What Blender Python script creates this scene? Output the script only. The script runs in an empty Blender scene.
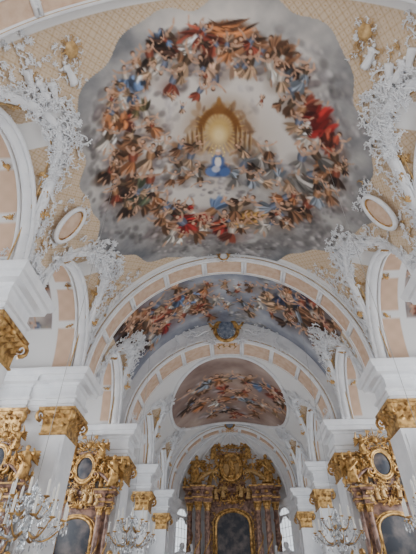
import bpy, math, random
import numpy as np
from mathutils import Vector
random.seed(7); rng=np.random.RandomState(7)
EYE=1.6
pi=math.pi
# ------------------------------------------------------------------ materials
def new_mat(name):
    m=bpy.data.materials.new(name); m.use_nodes=True
    nt=m.node_tree; b=nt.nodes['Principled BSDF']
    return m,nt,b
def noise_col(nt,b,c1,c2,scale,detail=4,lo=.35,hi=.65,bump=0,rough=None):
    tc=nt.nodes.new('ShaderNodeTexCoord'); n=nt.nodes.new('ShaderNodeTexNoise')
    n.inputs['Scale'].default_value=scale; n.inputs['Detail'].default_value=detail
    nt.links.new(tc.outputs['Object'],n.inputs['Vector'])
    r=nt.nodes.new('ShaderNodeValToRGB'); r.color_ramp.elements[0].position=lo; r.color_ramp.elements[1].position=hi
    r.color_ramp.elements[0].color=(*c1,1); r.color_ramp.elements[1].color=(*c2,1)
    nt.links.new(n.outputs['Fac'],r.inputs['Fac']); nt.links.new(r.outputs['Color'],b.inputs['Base Color'])
    if bump:
        bp=nt.nodes.new('ShaderNodeBump'); bp.inputs['Strength'].default_value=bump
        nt.links.new(n.outputs['Fac'],bp.inputs['Height']); nt.links.new(bp.outputs['Normal'],b.inputs['Normal'])
def simple(name,c1,c2,scale,rough,metal=0,**k):
    m,nt,b=new_mat(name); noise_col(nt,b,c1,c2,scale,**k)
    b.inputs['Roughness'].default_value=rough; b.inputs['Metallic'].default_value=metal
    return m
M_PL=simple('white_plaster',(.75,.76,.785),(.84,.845,.86),1.5,.8)
M_GO=simple('gilding',(.22,.11,.03),(.78,.48,.17),4.0,.36,.5,detail=8)
M_MA=simple('red_brown_marble',(.11,.055,.04),(.38,.22,.16),3.5,.3,lo=.4,hi=.62,detail=8)
M_TN=simple('salmon_stucco_panel',(.60,.40,.28),(.70,.52,.39),3.0,.8,detail=6)
M_GR=simple('grey_marble',(.10,.10,.11),(.26,.25,.26),2.5,.35,detail=8)
M_PT=simple('dark_oil_painting',(.012,.016,.028),(.16,.13,.12),1.6,.4,detail=5,lo=.42,hi=.75)
M_CR=simple('crystal',(.26,.28,.30),(.80,.83,.86),14,.12,.3)
M_CA=simple('candle_wax',(.85,.83,.76),(.9,.88,.82),5,.5)
M_IR=simple('grey_steel',(.36,.35,.34),(.45,.44,.43),8,.5,.3)
m,nt,b=new_mat('daylight_window_glass'); b.inputs['Base Color'].default_value=(.8,.85,.9,1)
b.inputs['Emission Color'].default_value=(.88,.94,1,1); b.inputs['Emission Strength'].default_value=1.1; M_WI=m
m,nt,b=new_mat('painted_vault'); at=nt.nodes.new('ShaderNodeAttribute'); at.attribute_name='Col'
nt.links.new(at.outputs['Color'],b.inputs['Base Color']); b.inputs['Roughness'].default_value=.85; M_VC=m
m,nt,b=new_mat('stone_floor'); tc=nt.nodes.new('ShaderNodeTexCoord'); ck=nt.nodes.new('ShaderNodeTexChecker')
ck.inputs['Scale'].default_value=1.6; ck.inputs['Color1'].default_value=(.55,.50,.45,1); ck.inputs['Color2'].default_value=(.40,.34,.30,1)
nt.links.new(tc.outputs['Object'],ck.inputs['Vector']); nt.links.new(ck.outputs['Color'],b.inputs['Base Color']); b.inputs['Roughness'].default_value=.4; M_FL=m
M_BL=simple('blue_painted_shield',(.10,.14,.22),(.30,.34,.40),4,.5)
M_GL=simple('gilt_relief',(.40,.24,.09),(.66,.44,.20),5.0,.5,.25,detail=6)
MATS=[M_PL,M_GO,M_MA,M_TN,M_GR,M_PT,M_CR,M_CA,M_IR,M_WI,M_VC,M_FL,M_BL,M_GL]
PL,GO,MA,TN,GR,PT,CR,CA,IR,WI,VC,FL,BL,GL=range(14)
# ------------------------------------------------------------------ mesh helpers
def gridf(nu,nv,cu=False,cv=False):
    iu=np.arange(nu if cu else nu-1); iv=np.arange(nv if cv else nv-1)
    I,J=np.meshgrid(iu,iv,indexing='ij'); I2=(I+1)%nu; J2=(J+1)%nv
    return np.stack([I*nv+J,I2*nv+J,I2*nv+J2,I*nv+J2],-1).reshape(-1,4)
def norm(a): return a/np.maximum(np.linalg.norm(a,axis=-1,keepdims=True),1e-9)
def sweep(P,R,n=6,up=(0,0,1),flat=1.,close=True):
    P=np.asarray(P,float); R=np.asarray(R,float)*np.ones(len(P))
    if close:
        P=np.vstack([P[:1],P,P[-1:]]); R=np.concatenate([[.0005],R,[.0005]])
    T=np.gradient(P,axis=0); T=norm(T)
    up=np.asarray(up,float)
    if up.ndim==1: up=np.tile(up,(len(P),1))
    elif close: up=np.vstack([up[:1],up,up[-1:]])
    S=norm(np.cross(T,up)); U=norm(np.cross(S,T))
    a=np.arange(n)*2*pi/n
    V=P[:,None]+R[:,None,None]*(np.cos(a)[None,:,None]*S[:,None]+flat*np.sin(a)[None,:,None]*U[:,None])
    return V.reshape(-1,3),gridf(len(P),n,cv=True)
def lathe(prof,n=16,fold=0,nf=7,twist=0):
    prof=np.asarray(prof,float); a=np.arange(n)*2*pi/n
    r=prof[:,0][:,None]*(1+fold*np.cos(nf*a[None,:]+twist*prof[:,1][:,None])); z=prof[:,1][:,None]+0*a
    return np.stack([r*np.cos(a),r*np.sin(a),z],-1).reshape(-1,3),gridf(len(prof),n,cv=True)
def ellips(c,r,n=8,m=6):
    t=np.linspace(.02,pi-.02,m); pr=np.stack([np.sin(t),-np.cos(t)],-1)
    V,F=lathe(pr,n); return V*np.asarray(r)+np.asarray(c),F
def merge(parts):
    Vs=[];Fs=[];o=0
    for V,F in parts: Vs.append(V);Fs.append(F+o);o+=len(V)
    return np.vstack(Vs),np.vstack(Fs)
class MB:
    def __init__(s): s.V=[];s.F=[];s.M=[];s.S=[];s.o=0;s.C=None
    def add(s,V,F,mat=0,smooth=True,T=None,p=None):
        if T is not None: V=V@np.asarray(T).T
        if p is not None: V=V+np.asarray(p)
        s.V.append(V);s.F.append(F+s.o);s.M.append(np.full(len(F),mat));s.S.append(np.full(len(F),smooth));s.o+=len(V)
    def loft(s,cx,cy,hx,hy,prof,mat=0,smooth=False):
        pts=[]
        for z,d in prof:
            pts+= [(cx-hx-d,cy-hy-d,z),(cx+hx+d,cy-hy-d,z),(cx+hx+d,cy+hy+d,z),(cx-hx-d,cy+hy+d,z)]
        V=np.array(pts,float); F=gridf(len(prof),4,cv=True)
        n=len(prof); F=np.vstack([F,[[0,3,2,1]],[[4*n-4,4*n-3,4*n-2,4*n-1]]])
        s.add(V,F,mat,smooth)
    def box(s,x0,x1,y0,y1,z0,z1,mat=0):
        s.loft((x0+x1)/2,(y0+y1)/2,(x1-x0)/2,(y1-y0)/2,[(z0,0),(z1,0)],mat)
    def finish(s,name,parent=None,cols=None):
        V=np.vstack(s.V); V=V+np.array([0,0,EYE]); F=np.vstack(s.F)
        me=bpy.data.meshes.new(name)
        me.vertices.add(len(V)); me.vertices.foreach_set('co',V.astype(np.float32).ravel())
        me.loops.add(len(F)*4); me.loops.foreach_set('vertex_index',F.astype(np.int32).ravel())
        me.polygons.add(len(F)); me.polygons.foreach_set('loop_start',(np.arange(len(F))*4).astype(np.int32))
        mi=np.concatenate(s.M); used=sorted(set(mi.tolist())); mp={u:i for i,u in enumerate(used)}
        for u in used: me.materials.append(MATS[u])
        me.polygons.foreach_set('material_index',np.array([mp[k] for k in mi.tolist()],dtype=np.int32))
        me.polygons.foreach_set('use_smooth',np.concatenate(s.S))
        me.update(calc_edges=True); me.validate()
        if cols is not None:
            ca=me.color_attributes.new('Col','FLOAT_COLOR','POINT')
            c=np.ones((len(V),4),np.float32); c[:,:3]=np.clip(cols,0,1)**2.2
            ca.data.foreach_set('color',c.ravel())
        ob=bpy.data.objects.new(name,me); bpy.context.scene.collection.objects.link(ob)
        if parent: ob.parent=parent
        return ob
def empty(name,loc=(0,0,0)):
    e=bpy.data.objects.new(name,None); bpy.context.scene.collection.objects.link(e); e.location=loc; return e
# ------------------------------------------------------------------ ornament templates (in XY plane, relief along +Z)
def scroll(kf,r=.10,leaf=5,side=1):
    s=np.linspace(-1,1,20); k=kf(s); th=np.cumsum(k)*(s[1]-s[0]); th-=th[len(s)//2]
    x=np.cumsum(np.cos(th))*(s[1]-s[0]); y=np.cumsum(np.sin(th))*(s[1]-s[0]); x-=x[10]; y-=y[10]
    P=np.stack([x,y,.05+0*x],-1); R=r*(1.15-.7*np.abs(s)**1.5)
    parts=[sweep(P,R,5,flat=.9)]
    for e in (0,-1): parts.append(ellips(P[e]+[0,0,.03],(.1,.1,.09),6,4))
    for i in range(leaf):
        j=int(4+i*(12/(max(leaf-1,1)))); a=th[j]-side*pi/2; 
        q=np.linspace(0,1,4); L=.28+.16*math.sin(i*2.1)
        ang=a+q*.9*(1 if i%2 else -.6)
        px=P[j,0]+np.cumsum(np.cos(ang))*L/4; py=P[j,1]+np.cumsum(np.sin(ang))*L/4
        parts.append(sweep(np.stack([px,py,.04+.10*np.sin(q*pi)],-1),[.06,.10,.085,.02],5,flat=.6))
    return merge(parts)
T_C=scroll(lambda s:2.0+9*s**4)
T_S=scroll(lambda s:9*s*np.abs(s)**1.2,leaf=4)
T_J=scroll(lambda s:1.0+6*np.clip(s,0,1)**3,leaf=6)
def fan(n=7,spread=2.2,L=.62):
    parts=[ellips((0,0,.06),(.14,.14,.12),7,4)]
    for i in range(n):
        a=pi/2+spread*(i/(n-1)-.5); q=np.linspace(.1,1,5); l=L*(1-.25*abs(i/(n-1)-.5)*2)
        b=a+ (i/(n-1)-.5)*q*1.0
        parts.append(sweep(np.stack([np.cos(b)*q*l,np.sin(b)*q*l,.05+.14*q**2],-1),[.03,.07,.095,.10,.04],5,flat=.6))
    return merge(parts)
T_F=fan(); T_L=fan(5,1.5,.8)
TS=[T_C,T_S,T_J,T_F,T_C,T_J,T_L]
def frame(n,t):
    n=norm(np.asarray(n,float)); t=np.asarray(t,float); t=norm(t-n*np.dot(n,t)); b=np.cross(n,t); return np.stack([t,b,n],1)
def orn(mb,T,p,n,t,ang,sc,mat=0,depth=1.,mir=False):
    Fm=frame(n,t); V=T[0]*np.array([sc*(-1 if mir else 1),sc,sc*depth])
    c,s_=math.cos(ang),math.sin(ang); V=V@np.array([[c,s_,0],[-s_,c,0],[0,0,1]])
    mb.add(V@Fm.T+np.asarray(p),T[1],mat)
# ------------------------------------------------------------------ statue (robed figure with head, arms, optional wings)
def statue(seed=0,wings=False):
    r=random.Random(seed); parts=[]
    pr=[(.001,0),(.20,0),(.19,.1),(.165,.3),(.14,.48),(.125,.56),(.15,.66),(.17,.74),(.14,.80),(.055,.835),(.05,.87)]
    V,F=lathe(pr,20,fold=.10,nf=6,twist=5*r.choice([-1,1])); V=V*np.array([1,.75,1]); V[:,0]+=.05*np.sin(V[:,2]*4)*r.choice([-1,1])
    parts.append((V,F)); hx=r.uniform(-.03,.03)
    parts.append(ellips((hx,-.02,.925),(.062,.07,.08),10,8)); parts.append(ellips((hx,-.085,.918),(.012,.018,.02),5,4))
    parts.append(ellips((hx,.02,.945),(.072,.07,.07),8,6))
    for sgn in (-1,1):
        up_=r.random()
        sh=np.array([sgn*.15,0,.76]); el=sh+np.array([sgn*.14,-.06,-.12+.2*up_]); ha=el+np.array([sgn*(.05-.12*r.random()),-.15,.05+.18*up_])
        q=np.linspace(0,1,5)[:,None]; P=np.vstack([sh+(el-sh)*q,el+(ha-el)*q[1:]])
        parts.append(sweep(P,[.06,.058,.055,.052,.05,.043,.036,.03,.026],7)); parts.append(ellips(ha,(.03,.035,.035),6,5))
        if wings:
            q=np.linspace(0,1,7)
            for k in range(5):
                P=np.stack([sgn*(.06+.30*q),.1+.06*q,.72+.24*q-.10*k*q-.12*q*q],-1)
                parts.append(sweep(P,[.03,.06,.07,.07,.06,.045,.015],5,flat=.4,up=(0,1,0)))
    q=np.linspace(0,1,9); P=np.stack([-.17+.34*q,-.13-.03*np.sin(q*pi),.66-.32*q],-1); parts.append(sweep(P,.04+.015*np.sin(q*9),6))
    return merge(parts)
STAT=[statue(i,False) for i in range(4)]+[statue(9+i,True) for i in range(3)]
# ------------------------------------------------------------------ column / capital
def leaf_t(w=.16,h=.34,out=.12):
    s=np.linspace(0,1,8); t=np.linspace(-1,1,5)
    o=.02+out*np.clip(s-.45,0,1)**1.6*3.0; z=h*(s-.35*np.clip(s-.75,0,1)*2)
    wd=w*(.75+.3*np.sin(s*pi)+.10*np.cos(s*18))*(1-.75*np.clip(s-.7,0,1)/.3)
    O=o[:,None]-.03*np.abs(t)[None,:]**2; return np.stack([O,wd[:,None]*t[None,:]/1.,z[:,None]+0*t],-1).reshape(-1,3),gridf(8,5)
def vol_t(r=.16):
    s=np.linspace(0,1,16); a=-pi/2+s*2.6*pi; rr=r*(1-.8*s); P=np.stack([rr*np.cos(a),0*s,rr*np.sin(a)],-1)
    V,F=sweep(P,.045*(1-.4*s),6,up=(0,1,0),flat=1.6); return V,F
VOL=vol_t()
def rotz(a): c,s=math.cos(a),math.sin(a); return np.array([[c,-s,0],[s,c,0],[0,0,1]])
def rect_capital(mb,cx,cy,hx,hy,z0,z1,mat=GO):
    H=z1-z0
    mb.loft(cx,cy,hx,hy,[(z0,.0),(z0+.03,.07),(z0+.09,.07),(z0+.12,.02),(z0+.5*H,.04),(z0+.75*H,.10),(z0+.88*H,.2),(z0+.88*H,.28),(z1,.30)],mat)
    for (ax,ay,L,nx,ny) in ((0,-hy,hx,0,-1),(0,hy,hx,0,1),(-hx,0,hy,-1,0),(hx,0,hy,1,0)):
        ang=math.atan2(ny,nx); tx,ty=-ny,nx
        n=max(3,int(round(2*L/.36)))
        for row,(zz,hh,oo) in enumerate(((.10,.42*H,.24),(.34*H,.42*H,.30))):
            for i in range(n+row):
                q=((i+.5)/(n+row)*2-1)*L
                V,F=leaf_t(.66*L/(n+row),hh,oo); mb.add(V,F,mat,T=rotz(ang),p=(cx+ax+tx*q,cy+ay+ty*q,z0+zz))
        V,F=ellips((.2,0,.86*H),(.12,.14,.15),7,5); mb.add(V,F,mat,T=rotz(ang),p=(cx+ax,cy+ay,z0))
        for q in(-.5,.5):
            orn(mb,T_C,(cx+ax+tx*q*L+nx*.12,cy+ay+ty*q*L+ny*.12,z0+.78*H),(nx,ny,0),(tx,ty,0),pi/2*(1-q),.17,mat,1.3)
    for sx in(-1,1):
        for sy in(-1,1):
            mb.add(VOL[0]*(H/1.1)*1.6,VOL[1],mat,T=rotz(math.atan2(sy,sx)),p=(cx+sx*(hx+.12),cy+sy*(hy+.12),z0+.72*H))
def round_col(mb,cx,cy,z0,z1,r,mat=MA,capmat=GO,twist=0):
    h=z1-z0; cap=r*2.4; b=r*1.0
    V,F=lathe([(r*1.4,0),(r*1.4,b*.3),(r*1.25,b*.4),(r*1.35,b*.6),(r*1.1,b),(r*1.0,b*1.1)],16); mb.add(V,F,capmat,p=(cx,cy,z0))
    zs=np.linspace(0,1,14); pr=[(r*(1-.16*s**1.5),b+(h-b-cap)*s) for s in zs]
    V,F=lathe(pr,16,fold=.05 if twist else 0,nf=3,twist=twist); mb.add(V,F,mat,p=(cx,cy,z0))
    zc=z1-cap
    V,F=lathe([(r*.9,0),(r*1.05,.04*cap),(r*.88,.1*cap),(r*.92,.5*cap),(r*1.15,.8*cap),(r*1.4,.9*cap)],12); mb.add(V,F,capmat,p=(cx,cy,zc))
    mb.loft(cx,cy,r*1.3,r*1.3,[(z1-.1*cap,0),(z1,0)],capmat)
    for row in(0,1):
        for i in range(8):
            V,F=leaf_t(r*.36,cap*.5,r*.45); a=i*pi/4+row*pi/8; mb.add(V,F,capmat,T=rotz(a),p=(cx+.88*r*math.cos(a),cy+.88*r*math.sin(a),zc+cap*(.05+.32*row)))
    for i in range(4):
        a=pi/4+i*pi/2; mb.add(VOL[0]*r*2.4,VOL[1],capmat,T=rotz(a),p=(cx+r*1.25*math.cos(a),cy+r*1.25*math.sin(a),z1-.3*cap))
ENT=[(8.0,.03),(8.0,.06),(8.25,.06),(8.27,.11),(8.48,.11),(8.52,.2),(8.64,.2),(8.66,.06),(9.2,.06),(9.24,.14),(9.34,.2),(9.38,.45),(9.6,.5),(9.64,.6),(9.82,.68),(9.95,.7),(10.02,.55)]
PCOL=[(-1.6,.12),(-1.0,.12),(-.95,.05),(-.8,.08),(-.7,.0),(6.9,.0)]
def pillar(name,blocks,core):
    mb=MB(); r=random.Random(int(core[2]*10))
    x0,x1,y0,y1=core; mb.box(x0,x1,y0,y1,-1.6,10.0,PL)
    mb.loft((x0+x1)/2,(y0+y1)/2,(x1-x0)/2,(y1-y0)/2,ENT,PL)
    for cx,cy,hx,hy in blocks:
        mb.loft(cx,cy,hx,hy,PCOL,PL); mb.loft(cx,cy,hx-.02,hy-.02,[(6.8,0),(8.05,0)],PL)
        for sgn in (-1,1):
            for (xa,xb) in ((cx-hx+.15,cx-hx+.2),(cx+hx-.2,cx+hx-.15)):
                mb.box(xa,xb,cy+sgn*hy-.03,cy+sgn*hy+.03,-.3,6.5,PL)
        rect_capital(mb,cx,cy,hx,hy,6.75,8.03); mb.loft(cx,cy,hx,hy,ENT,PL)
        mb.loft(cx,cy,hx-.1,hy-.1,[(9.9,0),(10.6,0),(10.65,.1),(10.8,.14),(10.85,.0)],PL)
    cx,cy,hx,hy=blocks[0]; s=-1 if cx>0 else 1
    for k in range(26):
        orn(mb,r.choice(TS),(cx+s*(hx+.05-.1*r.random()),cy+r.uniform(-.7,.7),10.1+1.5*r.random()),(s,0,-.25),(0,1,0),r.uniform(0,6),r.uniform(.2,.32),PL,1.2)
        orn(mb,r.choice(TS),(cx+r.uniform(-.5,.5),cy-hy,10.1+1.1*r.random()),(0,-1,-.25),(1,0,0),r.uniform(0,6),r.uniform(.18,.28),PL,1.2)
    return mb.finish(name)
for sx in(-1,1):
    for i,yp in enumerate((-3.9,4.0,11.6,19.5)):
        pillar('wall_pillar',[(sx*8.35,yp,.6,.8),(sx*10.7,yp,.55,.75)],tuple(sorted((sx*8.3,sx*12.5)))+(yp-.62,yp+.62))
    pillar('wall_pillar',[(sx*7.3,27.4,.6,.95),(sx*9.4,27.4,.55,.9)],tuple(sorted((sx*7.3,sx*11.0)))+(26.6,28.2))
    pillar('wall_pillar',[(sx*7.15,36.0,.5,.75)],tuple(sorted((sx*7.2,sx*8.6)))+(35.4,36.6))
    pillar('wall_pillar',[(sx*6.8,44.2,.5,.75)],tuple(sorted((sx*6.9,sx*8.6)))+(43.6,44.8))
# ------------------------------------------------------------------ vault surface functions
def Bf(W,zs,h): return lambda x: zs+h*np.sqrt(np.clip(1-(np.asarray(x)/W)**2,0,1))
PITCH=math.radians(41); YAW=math.radians(3.1); FPX=400.
def locate(u,v,B):   # survey: where a measured sight line meets the vault
    xr=(u-208)/FPX; yi=(277-v)/FPX; f=math.cos(PITCH)-math.sin(PITCH)*yi; z=math.sin(PITCH)+math.cos(PITCH)*yi
    d=np.array([xr*math.cos(YAW)-f*math.sin(YAW), xr*math.sin(YAW)+f*math.cos(YAW), z])
    t=np.linspace(8,60,2600); hit=np.nonzero((t*d[2])>=B(t*d[0]))[0]; t=t[hit[0]] if len(hit) else 20.
    return t*d[0],t*d[1],t/FPX
def vnoise(h,w,cell,seed):
    r=np.random.RandomState(seed); gh,gw=int(h/cell)+3,int(w/cell)+3; g=r.rand(gh,gw)
    y=np.arange(h)/cell; x=np.arange(w)/cell; yi=y.astype(int); xi=x.astype(int); fy=(y-yi)[:,None]; fx=(x-xi)[None,:]
    fy=fy*fy*(3-2*fy); fx=fx*fx*(3-2*fx)
    a=g[np.ix_(yi,xi)];b=g[np.ix_(yi,xi+1)];c=g[np.ix_(yi+1,xi)];d=g[np.ix_(yi+1,xi+1)]
    return (a*(1-fx)+b*fx)*(1-fy)+(c*(1-fx)+d*fx)*fy
def fbm(h,w,cell,seed,o=5):
    s=0;a=1;t=0
    for i in range(o): s=s+a*vnoise(h,w,max(cell/2**i,1.01),seed+i); t+=a; a*=.55
    return s/t
class Canvas:
    def __init__(s,x0,x1,y0,y1,res=.035):
        s.x0,s.y0,s.res=x0,y0,res; s.W=int((x1-x0)/res)+1; s.H=int((y1-y0)/res)+1
        s.img=np.zeros((s.H,s.W,3)); s.X,s.Y=np.meshgrid(x0+np.arange(s.W)*res,y0+np.arange(s.H)*res)
    def ell(s,cx,cy,a,b,ang,col,al=1.,soft=3.,sx=1.):
        r=max(a,b)*1.05; i0=max(int((cy-r-s.y0)/s.res),0);i1=min(int((cy+r-s.y0)/s.res)+2,s.H);j0=max(int((cx-r*sx-s.x0)/s.res),0);j1=min(int((cx+r*sx-s.x0)/s.res)+2,s.W)
        if i1<=i0 or j1<=j0: return
        X=(s.X[i0:i1,j0:j1]-cx)/sx;Y=s.Y[i0:i1,j0:j1]-cy; c,sn=math.cos(ang),math.sin(ang)
        d=np.sqrt(((X*c+Y*sn)/a)**2+((-X*sn+Y*c)/b)**2); m=(np.clip((1-d)*soft,0,1)*al)[...,None]
        s.img[i0:i1,j0:j1]=s.img[i0:i1,j0:j1]*(1-m)+np.array(col)*m
    def cloud(s,cx,cy,a,b,ang,r,tone=.6,warm=1.,sx=1.,al=.75,n=14):
        c,sn=math.cos(ang),math.sin(ang)
        for i in range(n):
            p=r.uniform(-1,1)*a; q=r.uniform(-1,1)*b*math.sqrt(max(0,1-(p/a)**2)); k=tone*r.uniform(.72,1.2); rr=r.uniform(.25,.5)*b*1.3
            x,y=cx+(p*c-q*sn)*sx,cy+p*sn+q*c
            s.ell(x,y,rr*1.15,rr*.9,ang,(k*.74*warm,k*.72,k*.73),al,1.6,sx)
            s.ell(x+.06,y-.10*rr/.4,rr*.85,rr*.62,ang,(min(k*1.16*warm,.93),min(k*1.13,.91),min(k*1.10,.9)),al,1.4,sx)
    def drape(s,cx,cy,a,b,ang,col,r,n=26):
        col=np.array(col); sx=math.sqrt(max(1-(cx/8.3)**2,.2)); c,sn=math.cos(ang),math.sin(ang)
        s.ell(cx,cy,a*1.1,b*1.1,ang,col*.55,.85,2.0,sx)
        ph=r.uniform(0,6)
        for i in range(n):
            p=r.uniform(-.8,.8)*a; q=r.uniform(-.75,.75)*b; k=.95+.5*math.sin(q/b*7+ph+p/a*2)+r.uniform(-.15,.15)
            s.ell(cx+(p*c-q*sn)*sx,cy+p*sn+q*c,a*r.uniform(.3,.55),b*r.uniform(.10,.2),ang+.5*math.sin(p/a*3+ph)+r.uniform(-.2,.2),np.clip(col*k,0,1),.85,2.4,sx)
    def figure(s,cx,cy,size,col,r,col2=None,under=True):
        sx=math.sqrt(max(1-(cx/8.3)**2,.2))
        col=np.array(col)*.92+np.array((.04,.035,.03)); skin=np.array((.80,.63,.52)); ang=-pi/2+r.uniform(-1.0,1.0)+(pi if r.random()<.15 else 0)
        dx,dy=math.cos(ang)*sx,math.sin(ang); S=size
        nx,ny=-math.sin(ang)*sx,math.cos(ang)
        if under: s.ell(cx-dx*S*.15,cy-dy*S*.15,S*.65,S*.45,ang,col*.42+.12,.5,1.3,sx)
        a0=ang+pi+r.uniform(-.6,.6)
        for i in range(9):
            a=a0+(i/8-.5)*1.3; sh=(.5,.75,1.,1.3,.85,.6,1.1,1.35,.7)[(i+r.randrange(3))%9]; L=S*r.uniform(.18,.27)
            s.ell(cx+math.cos(a)*sx*L,cy+math.sin(a)*L,L*1.1,S*.07,a,np.clip(col*sh,0,1),.92,2.6,sx)
        c2=np.array(col2 if col2 is not None else r.choice([(.82,.77,.72),(.66,.48,.34),(.45,.48,.56),(.56,.30,.23),(.35,.28,.22)]))
        for i in range(4):
            q=(i/3-.5)*.18; s.ell(cx+dx*S*.10+nx*S*q,cy+dy*S*.10+ny*S*q,S*.19,S*.06,ang+q,np.clip(c2*(.65,.95,1.1,.8)[i],0,1),.92,2.8,sx)
        s.ell(cx+dx*S*.2,cy+dy*S*.2,S*.09,S*.09,ang,skin*r.uniform(.85,1.05),.8,2.5,sx)
        for sg in(-1,1):
            a2=ang+sg*r.uniform(.5,1.7); L=S*.15
            px,py=cx+dx*S*.2+nx*S*sg*.07,cy+dy*S*.2+ny*S*sg*.07
            s.ell(px+math.cos(a2)*sx*L*.8,py+math.sin(a2)*L*.8,L,S*.045,a2,skin*r.uniform(.8,1.05),.95,3,sx)
            a3=a2-sg*r.uniform(.2,1.2); px+=math.cos(a2)*sx*L*1.6;py+=math.sin(a2)*L*1.6
            s.ell(px+math.cos(a3)*sx*L*.6,py+math.sin(a3)*L*.6,L*.75,S*.036,a3,skin*r.uniform(.85,1.08),.95,3,sx)
            if r.random()<.55:
                a4=a0+sg*r.uniform(.1,.5); s.ell(cx+math.cos(a4)*sx*S*.42,cy+math.sin(a4)*S*.42,S*.16,S*.05,a4,skin*r.uniform(.75,1.),.95,3,sx)
        hx,hy=cx+dx*S*.36,cy+dy*S*.36
        s.ell(hx+dx*S*.02,hy+dy*S*.02,S*.085,S*.08,ang,(.30,.20,.14),.9,3,sx); s.ell(hx-dx*S*.015,hy-dy*S*.015,S*.07,S*.062,ang,skin*1.04,1,3.5,sx)
    def sample(s,x,y):
        j=np.clip((x-s.x0)/s.res,0,s.W-1.001);i=np.clip((y-s.y0)/s.res,0,s.H-1.001); ji=j.astype(int);ii=i.astype(int);fj=(j-ji)[...,None];fi=(i-ii)[...,None]
        g=s.img; return (g[ii,ji]*(1-fj)+g[ii,ji+1]*fj)*(1-fi)+(g[ii+1,ji]*(1-fj)+g[ii+1,ji+1]*fj)*fi
COL=dict(dk=(.24,.17,.14),br=(.46,.32,.23),rd=(.55,.26,.20),cr=(.58,.16,.15),bl=(.36,.44,.57),bg=(.52,.56,.61),wh=(.86,.82,.77),tn=(.70,.57,.45),og=(.66,.42,.27),ol=(.42,.38,.26),gn=(.33,.36,.28),gy=(.58,.56,.54),nv=(.19,.22,.33),oc=(.68,.51,.29),sk=(.80,.64,.53))
def mixc(a,b,t): t=np.clip(t,0,1)[...,None]; return np.array(a)*(1-t)+np.array(b)*t
# ---- nave fresco canvas
W1,ZS1,H1=7.9,10.,8.3; B1=Bf(W1,ZS1,H1)
FC=(.12,11.85); FA=(6.5,7.35)
c1=Canvas(-8,8,4,20)
N1=fbm(c1.H,c1.W,70,1); N2=fbm(c1.H,c1.W,26,11)
icx,icy,_=locate(213,120,B1)
rho=np.sqrt(((c1.X-FC[0])/FA[0])**2+((c1.Y-FC[1])/FA[1])**2)
rin=np.sqrt(((c1.X-icx)/4.9)**2+((c1.Y-icy)/5.3)**2)
base=mixc((.90,.865,.83),(.83,.80,.77),rin*1.2-.1+(N1-.5)*.8)
t=np.clip((rin-.90)*3+(N1-.5)*1.4,0,1)[...,None]; base=base*(1-t)+mixc((.48,.465,.46),(.70,.685,.67),(N2-.25)*2)*t
t=np.clip((rho-.86)*5+(N1-.5)*2.0,0,1)[...,None]; base=base*(1-t)+mixc((.38,.39,.41),(.63,.62,.615),(N2-.2)*1.8)*t
c1.img=base
R=random.Random(3)
for i in range(80):   # cloud banks round the rim
    a=R.uniform(0,2*pi); rr=R.uniform(.76,.99); x=FC[0]+FA[0]*rr*math.cos(a); y=FC[1]+FA[1]*rr*math.sin(a)
    c1.cloud(x,y,R.uniform(.7,1.5),R.uniform(.3,.55),a+pi/2+R.uniform(-.3,.3),R,R.choice([.44,.54,.62,.70]),1.01,math.sqrt(max(1-(x/8.3)**2,.2)),.46,8)
for i in range(30):   # light inner heaven billows
    a=R.uniform(0,2*pi); rr=R.uniform(.35,.85); c1.cloud(icx+4.3*rr*math.cos(a),icy+4.7*rr*math.sin(a),R.uniform(.5,1.),R.uniform(.25,.4),a+pi/2,R,.80,1.03,1,.3,7)
def P(cv,B,u,v,spx,c,under=True):
    x,y,s=locate(u,v,B); cv.figure(x,y,spx*s,COL[c],R,under=under)
def D(cv,B,u,v,a,b,ang,c,n=26):
    x,y,s=locate(u,v,B); cv.drape(x,y,a*s,b*s*1.15,-ang,COL[c],R,n)
ring=[(150,57,'dk'),(160,46,'bl'),(172,40,'ol'),(188,36,'wh'),(200,36,'rd'),(212,40,'rd'),(222,38,'br'),(236,42,'br'),(250,46,'rd'),(262,50,'bg'),(275,52,'br'),(288,58,'dk'),(297,68,'og'),(303,80,'bg'),(294,90,'br'),(180,50,'br'),(228,50,'og'),(206,50,'dk'),
(165,62,'wh'),(186,62,'tn'),(205,68,'sk'),(215,76,'sk'),(232,64,'sk'),(250,64,'tn'),(172,82,'rd'),(270,68,'wh'),(280,80,'tn'),
(138,66,'wh'),(126,78,'bl'),(131,92,'bl'),(118,94,'wh'),(110,108,'og'),(127,108,'br'),(146,112,'ol'),(119,124,'rd'),(108,138,'wh'),(134,138,'br'),(152,128,'og'),(118,154,'br'),(133,160,'og'),(150,158,'tn'),(164,148,'br'),(110,172,'dk'),(124,184,'br'),(139,190,'gn'),(128,203,'dk'),(150,182,'bg'),(116,194,'rd'),(142,76,'br'),(142,205,'br'),(155,198,'og'),
(290,105,'br'),(304,108,'rd'),(318,116,'cr'),(326,130,'cr'),(318,138,'cr'),(333,144,'rd'),(308,134,'wh'),(298,124,'tn'),(318,158,'gy'),(335,160,'br'),(301,160,'gy'),(308,176,'br'),(324,180,'gy'),(336,176,'dk'),(300,192,'br'),(316,196,'bg'),(284,198,'og'),(288,182,'tn'),(328,194,'br'),(290,210,'br'),(306,206,'dk'),
(172,234,'wh'),(184,224,'cr'),(196,214,'cr'),(180,210,'gn'),(205,226,'wh'),(214,210,'bl'),(223,222,'cr'),(234,210,'br'),(245,222,'oc'),(256,212,'oc'),(263,224,'wh'),(272,207,'bg'),(243,203,'tn'),(163,224,'br'),(168,208,'dk'),(280,218,'br'),(195,232,'br'),(232,232,'rd')]
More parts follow.
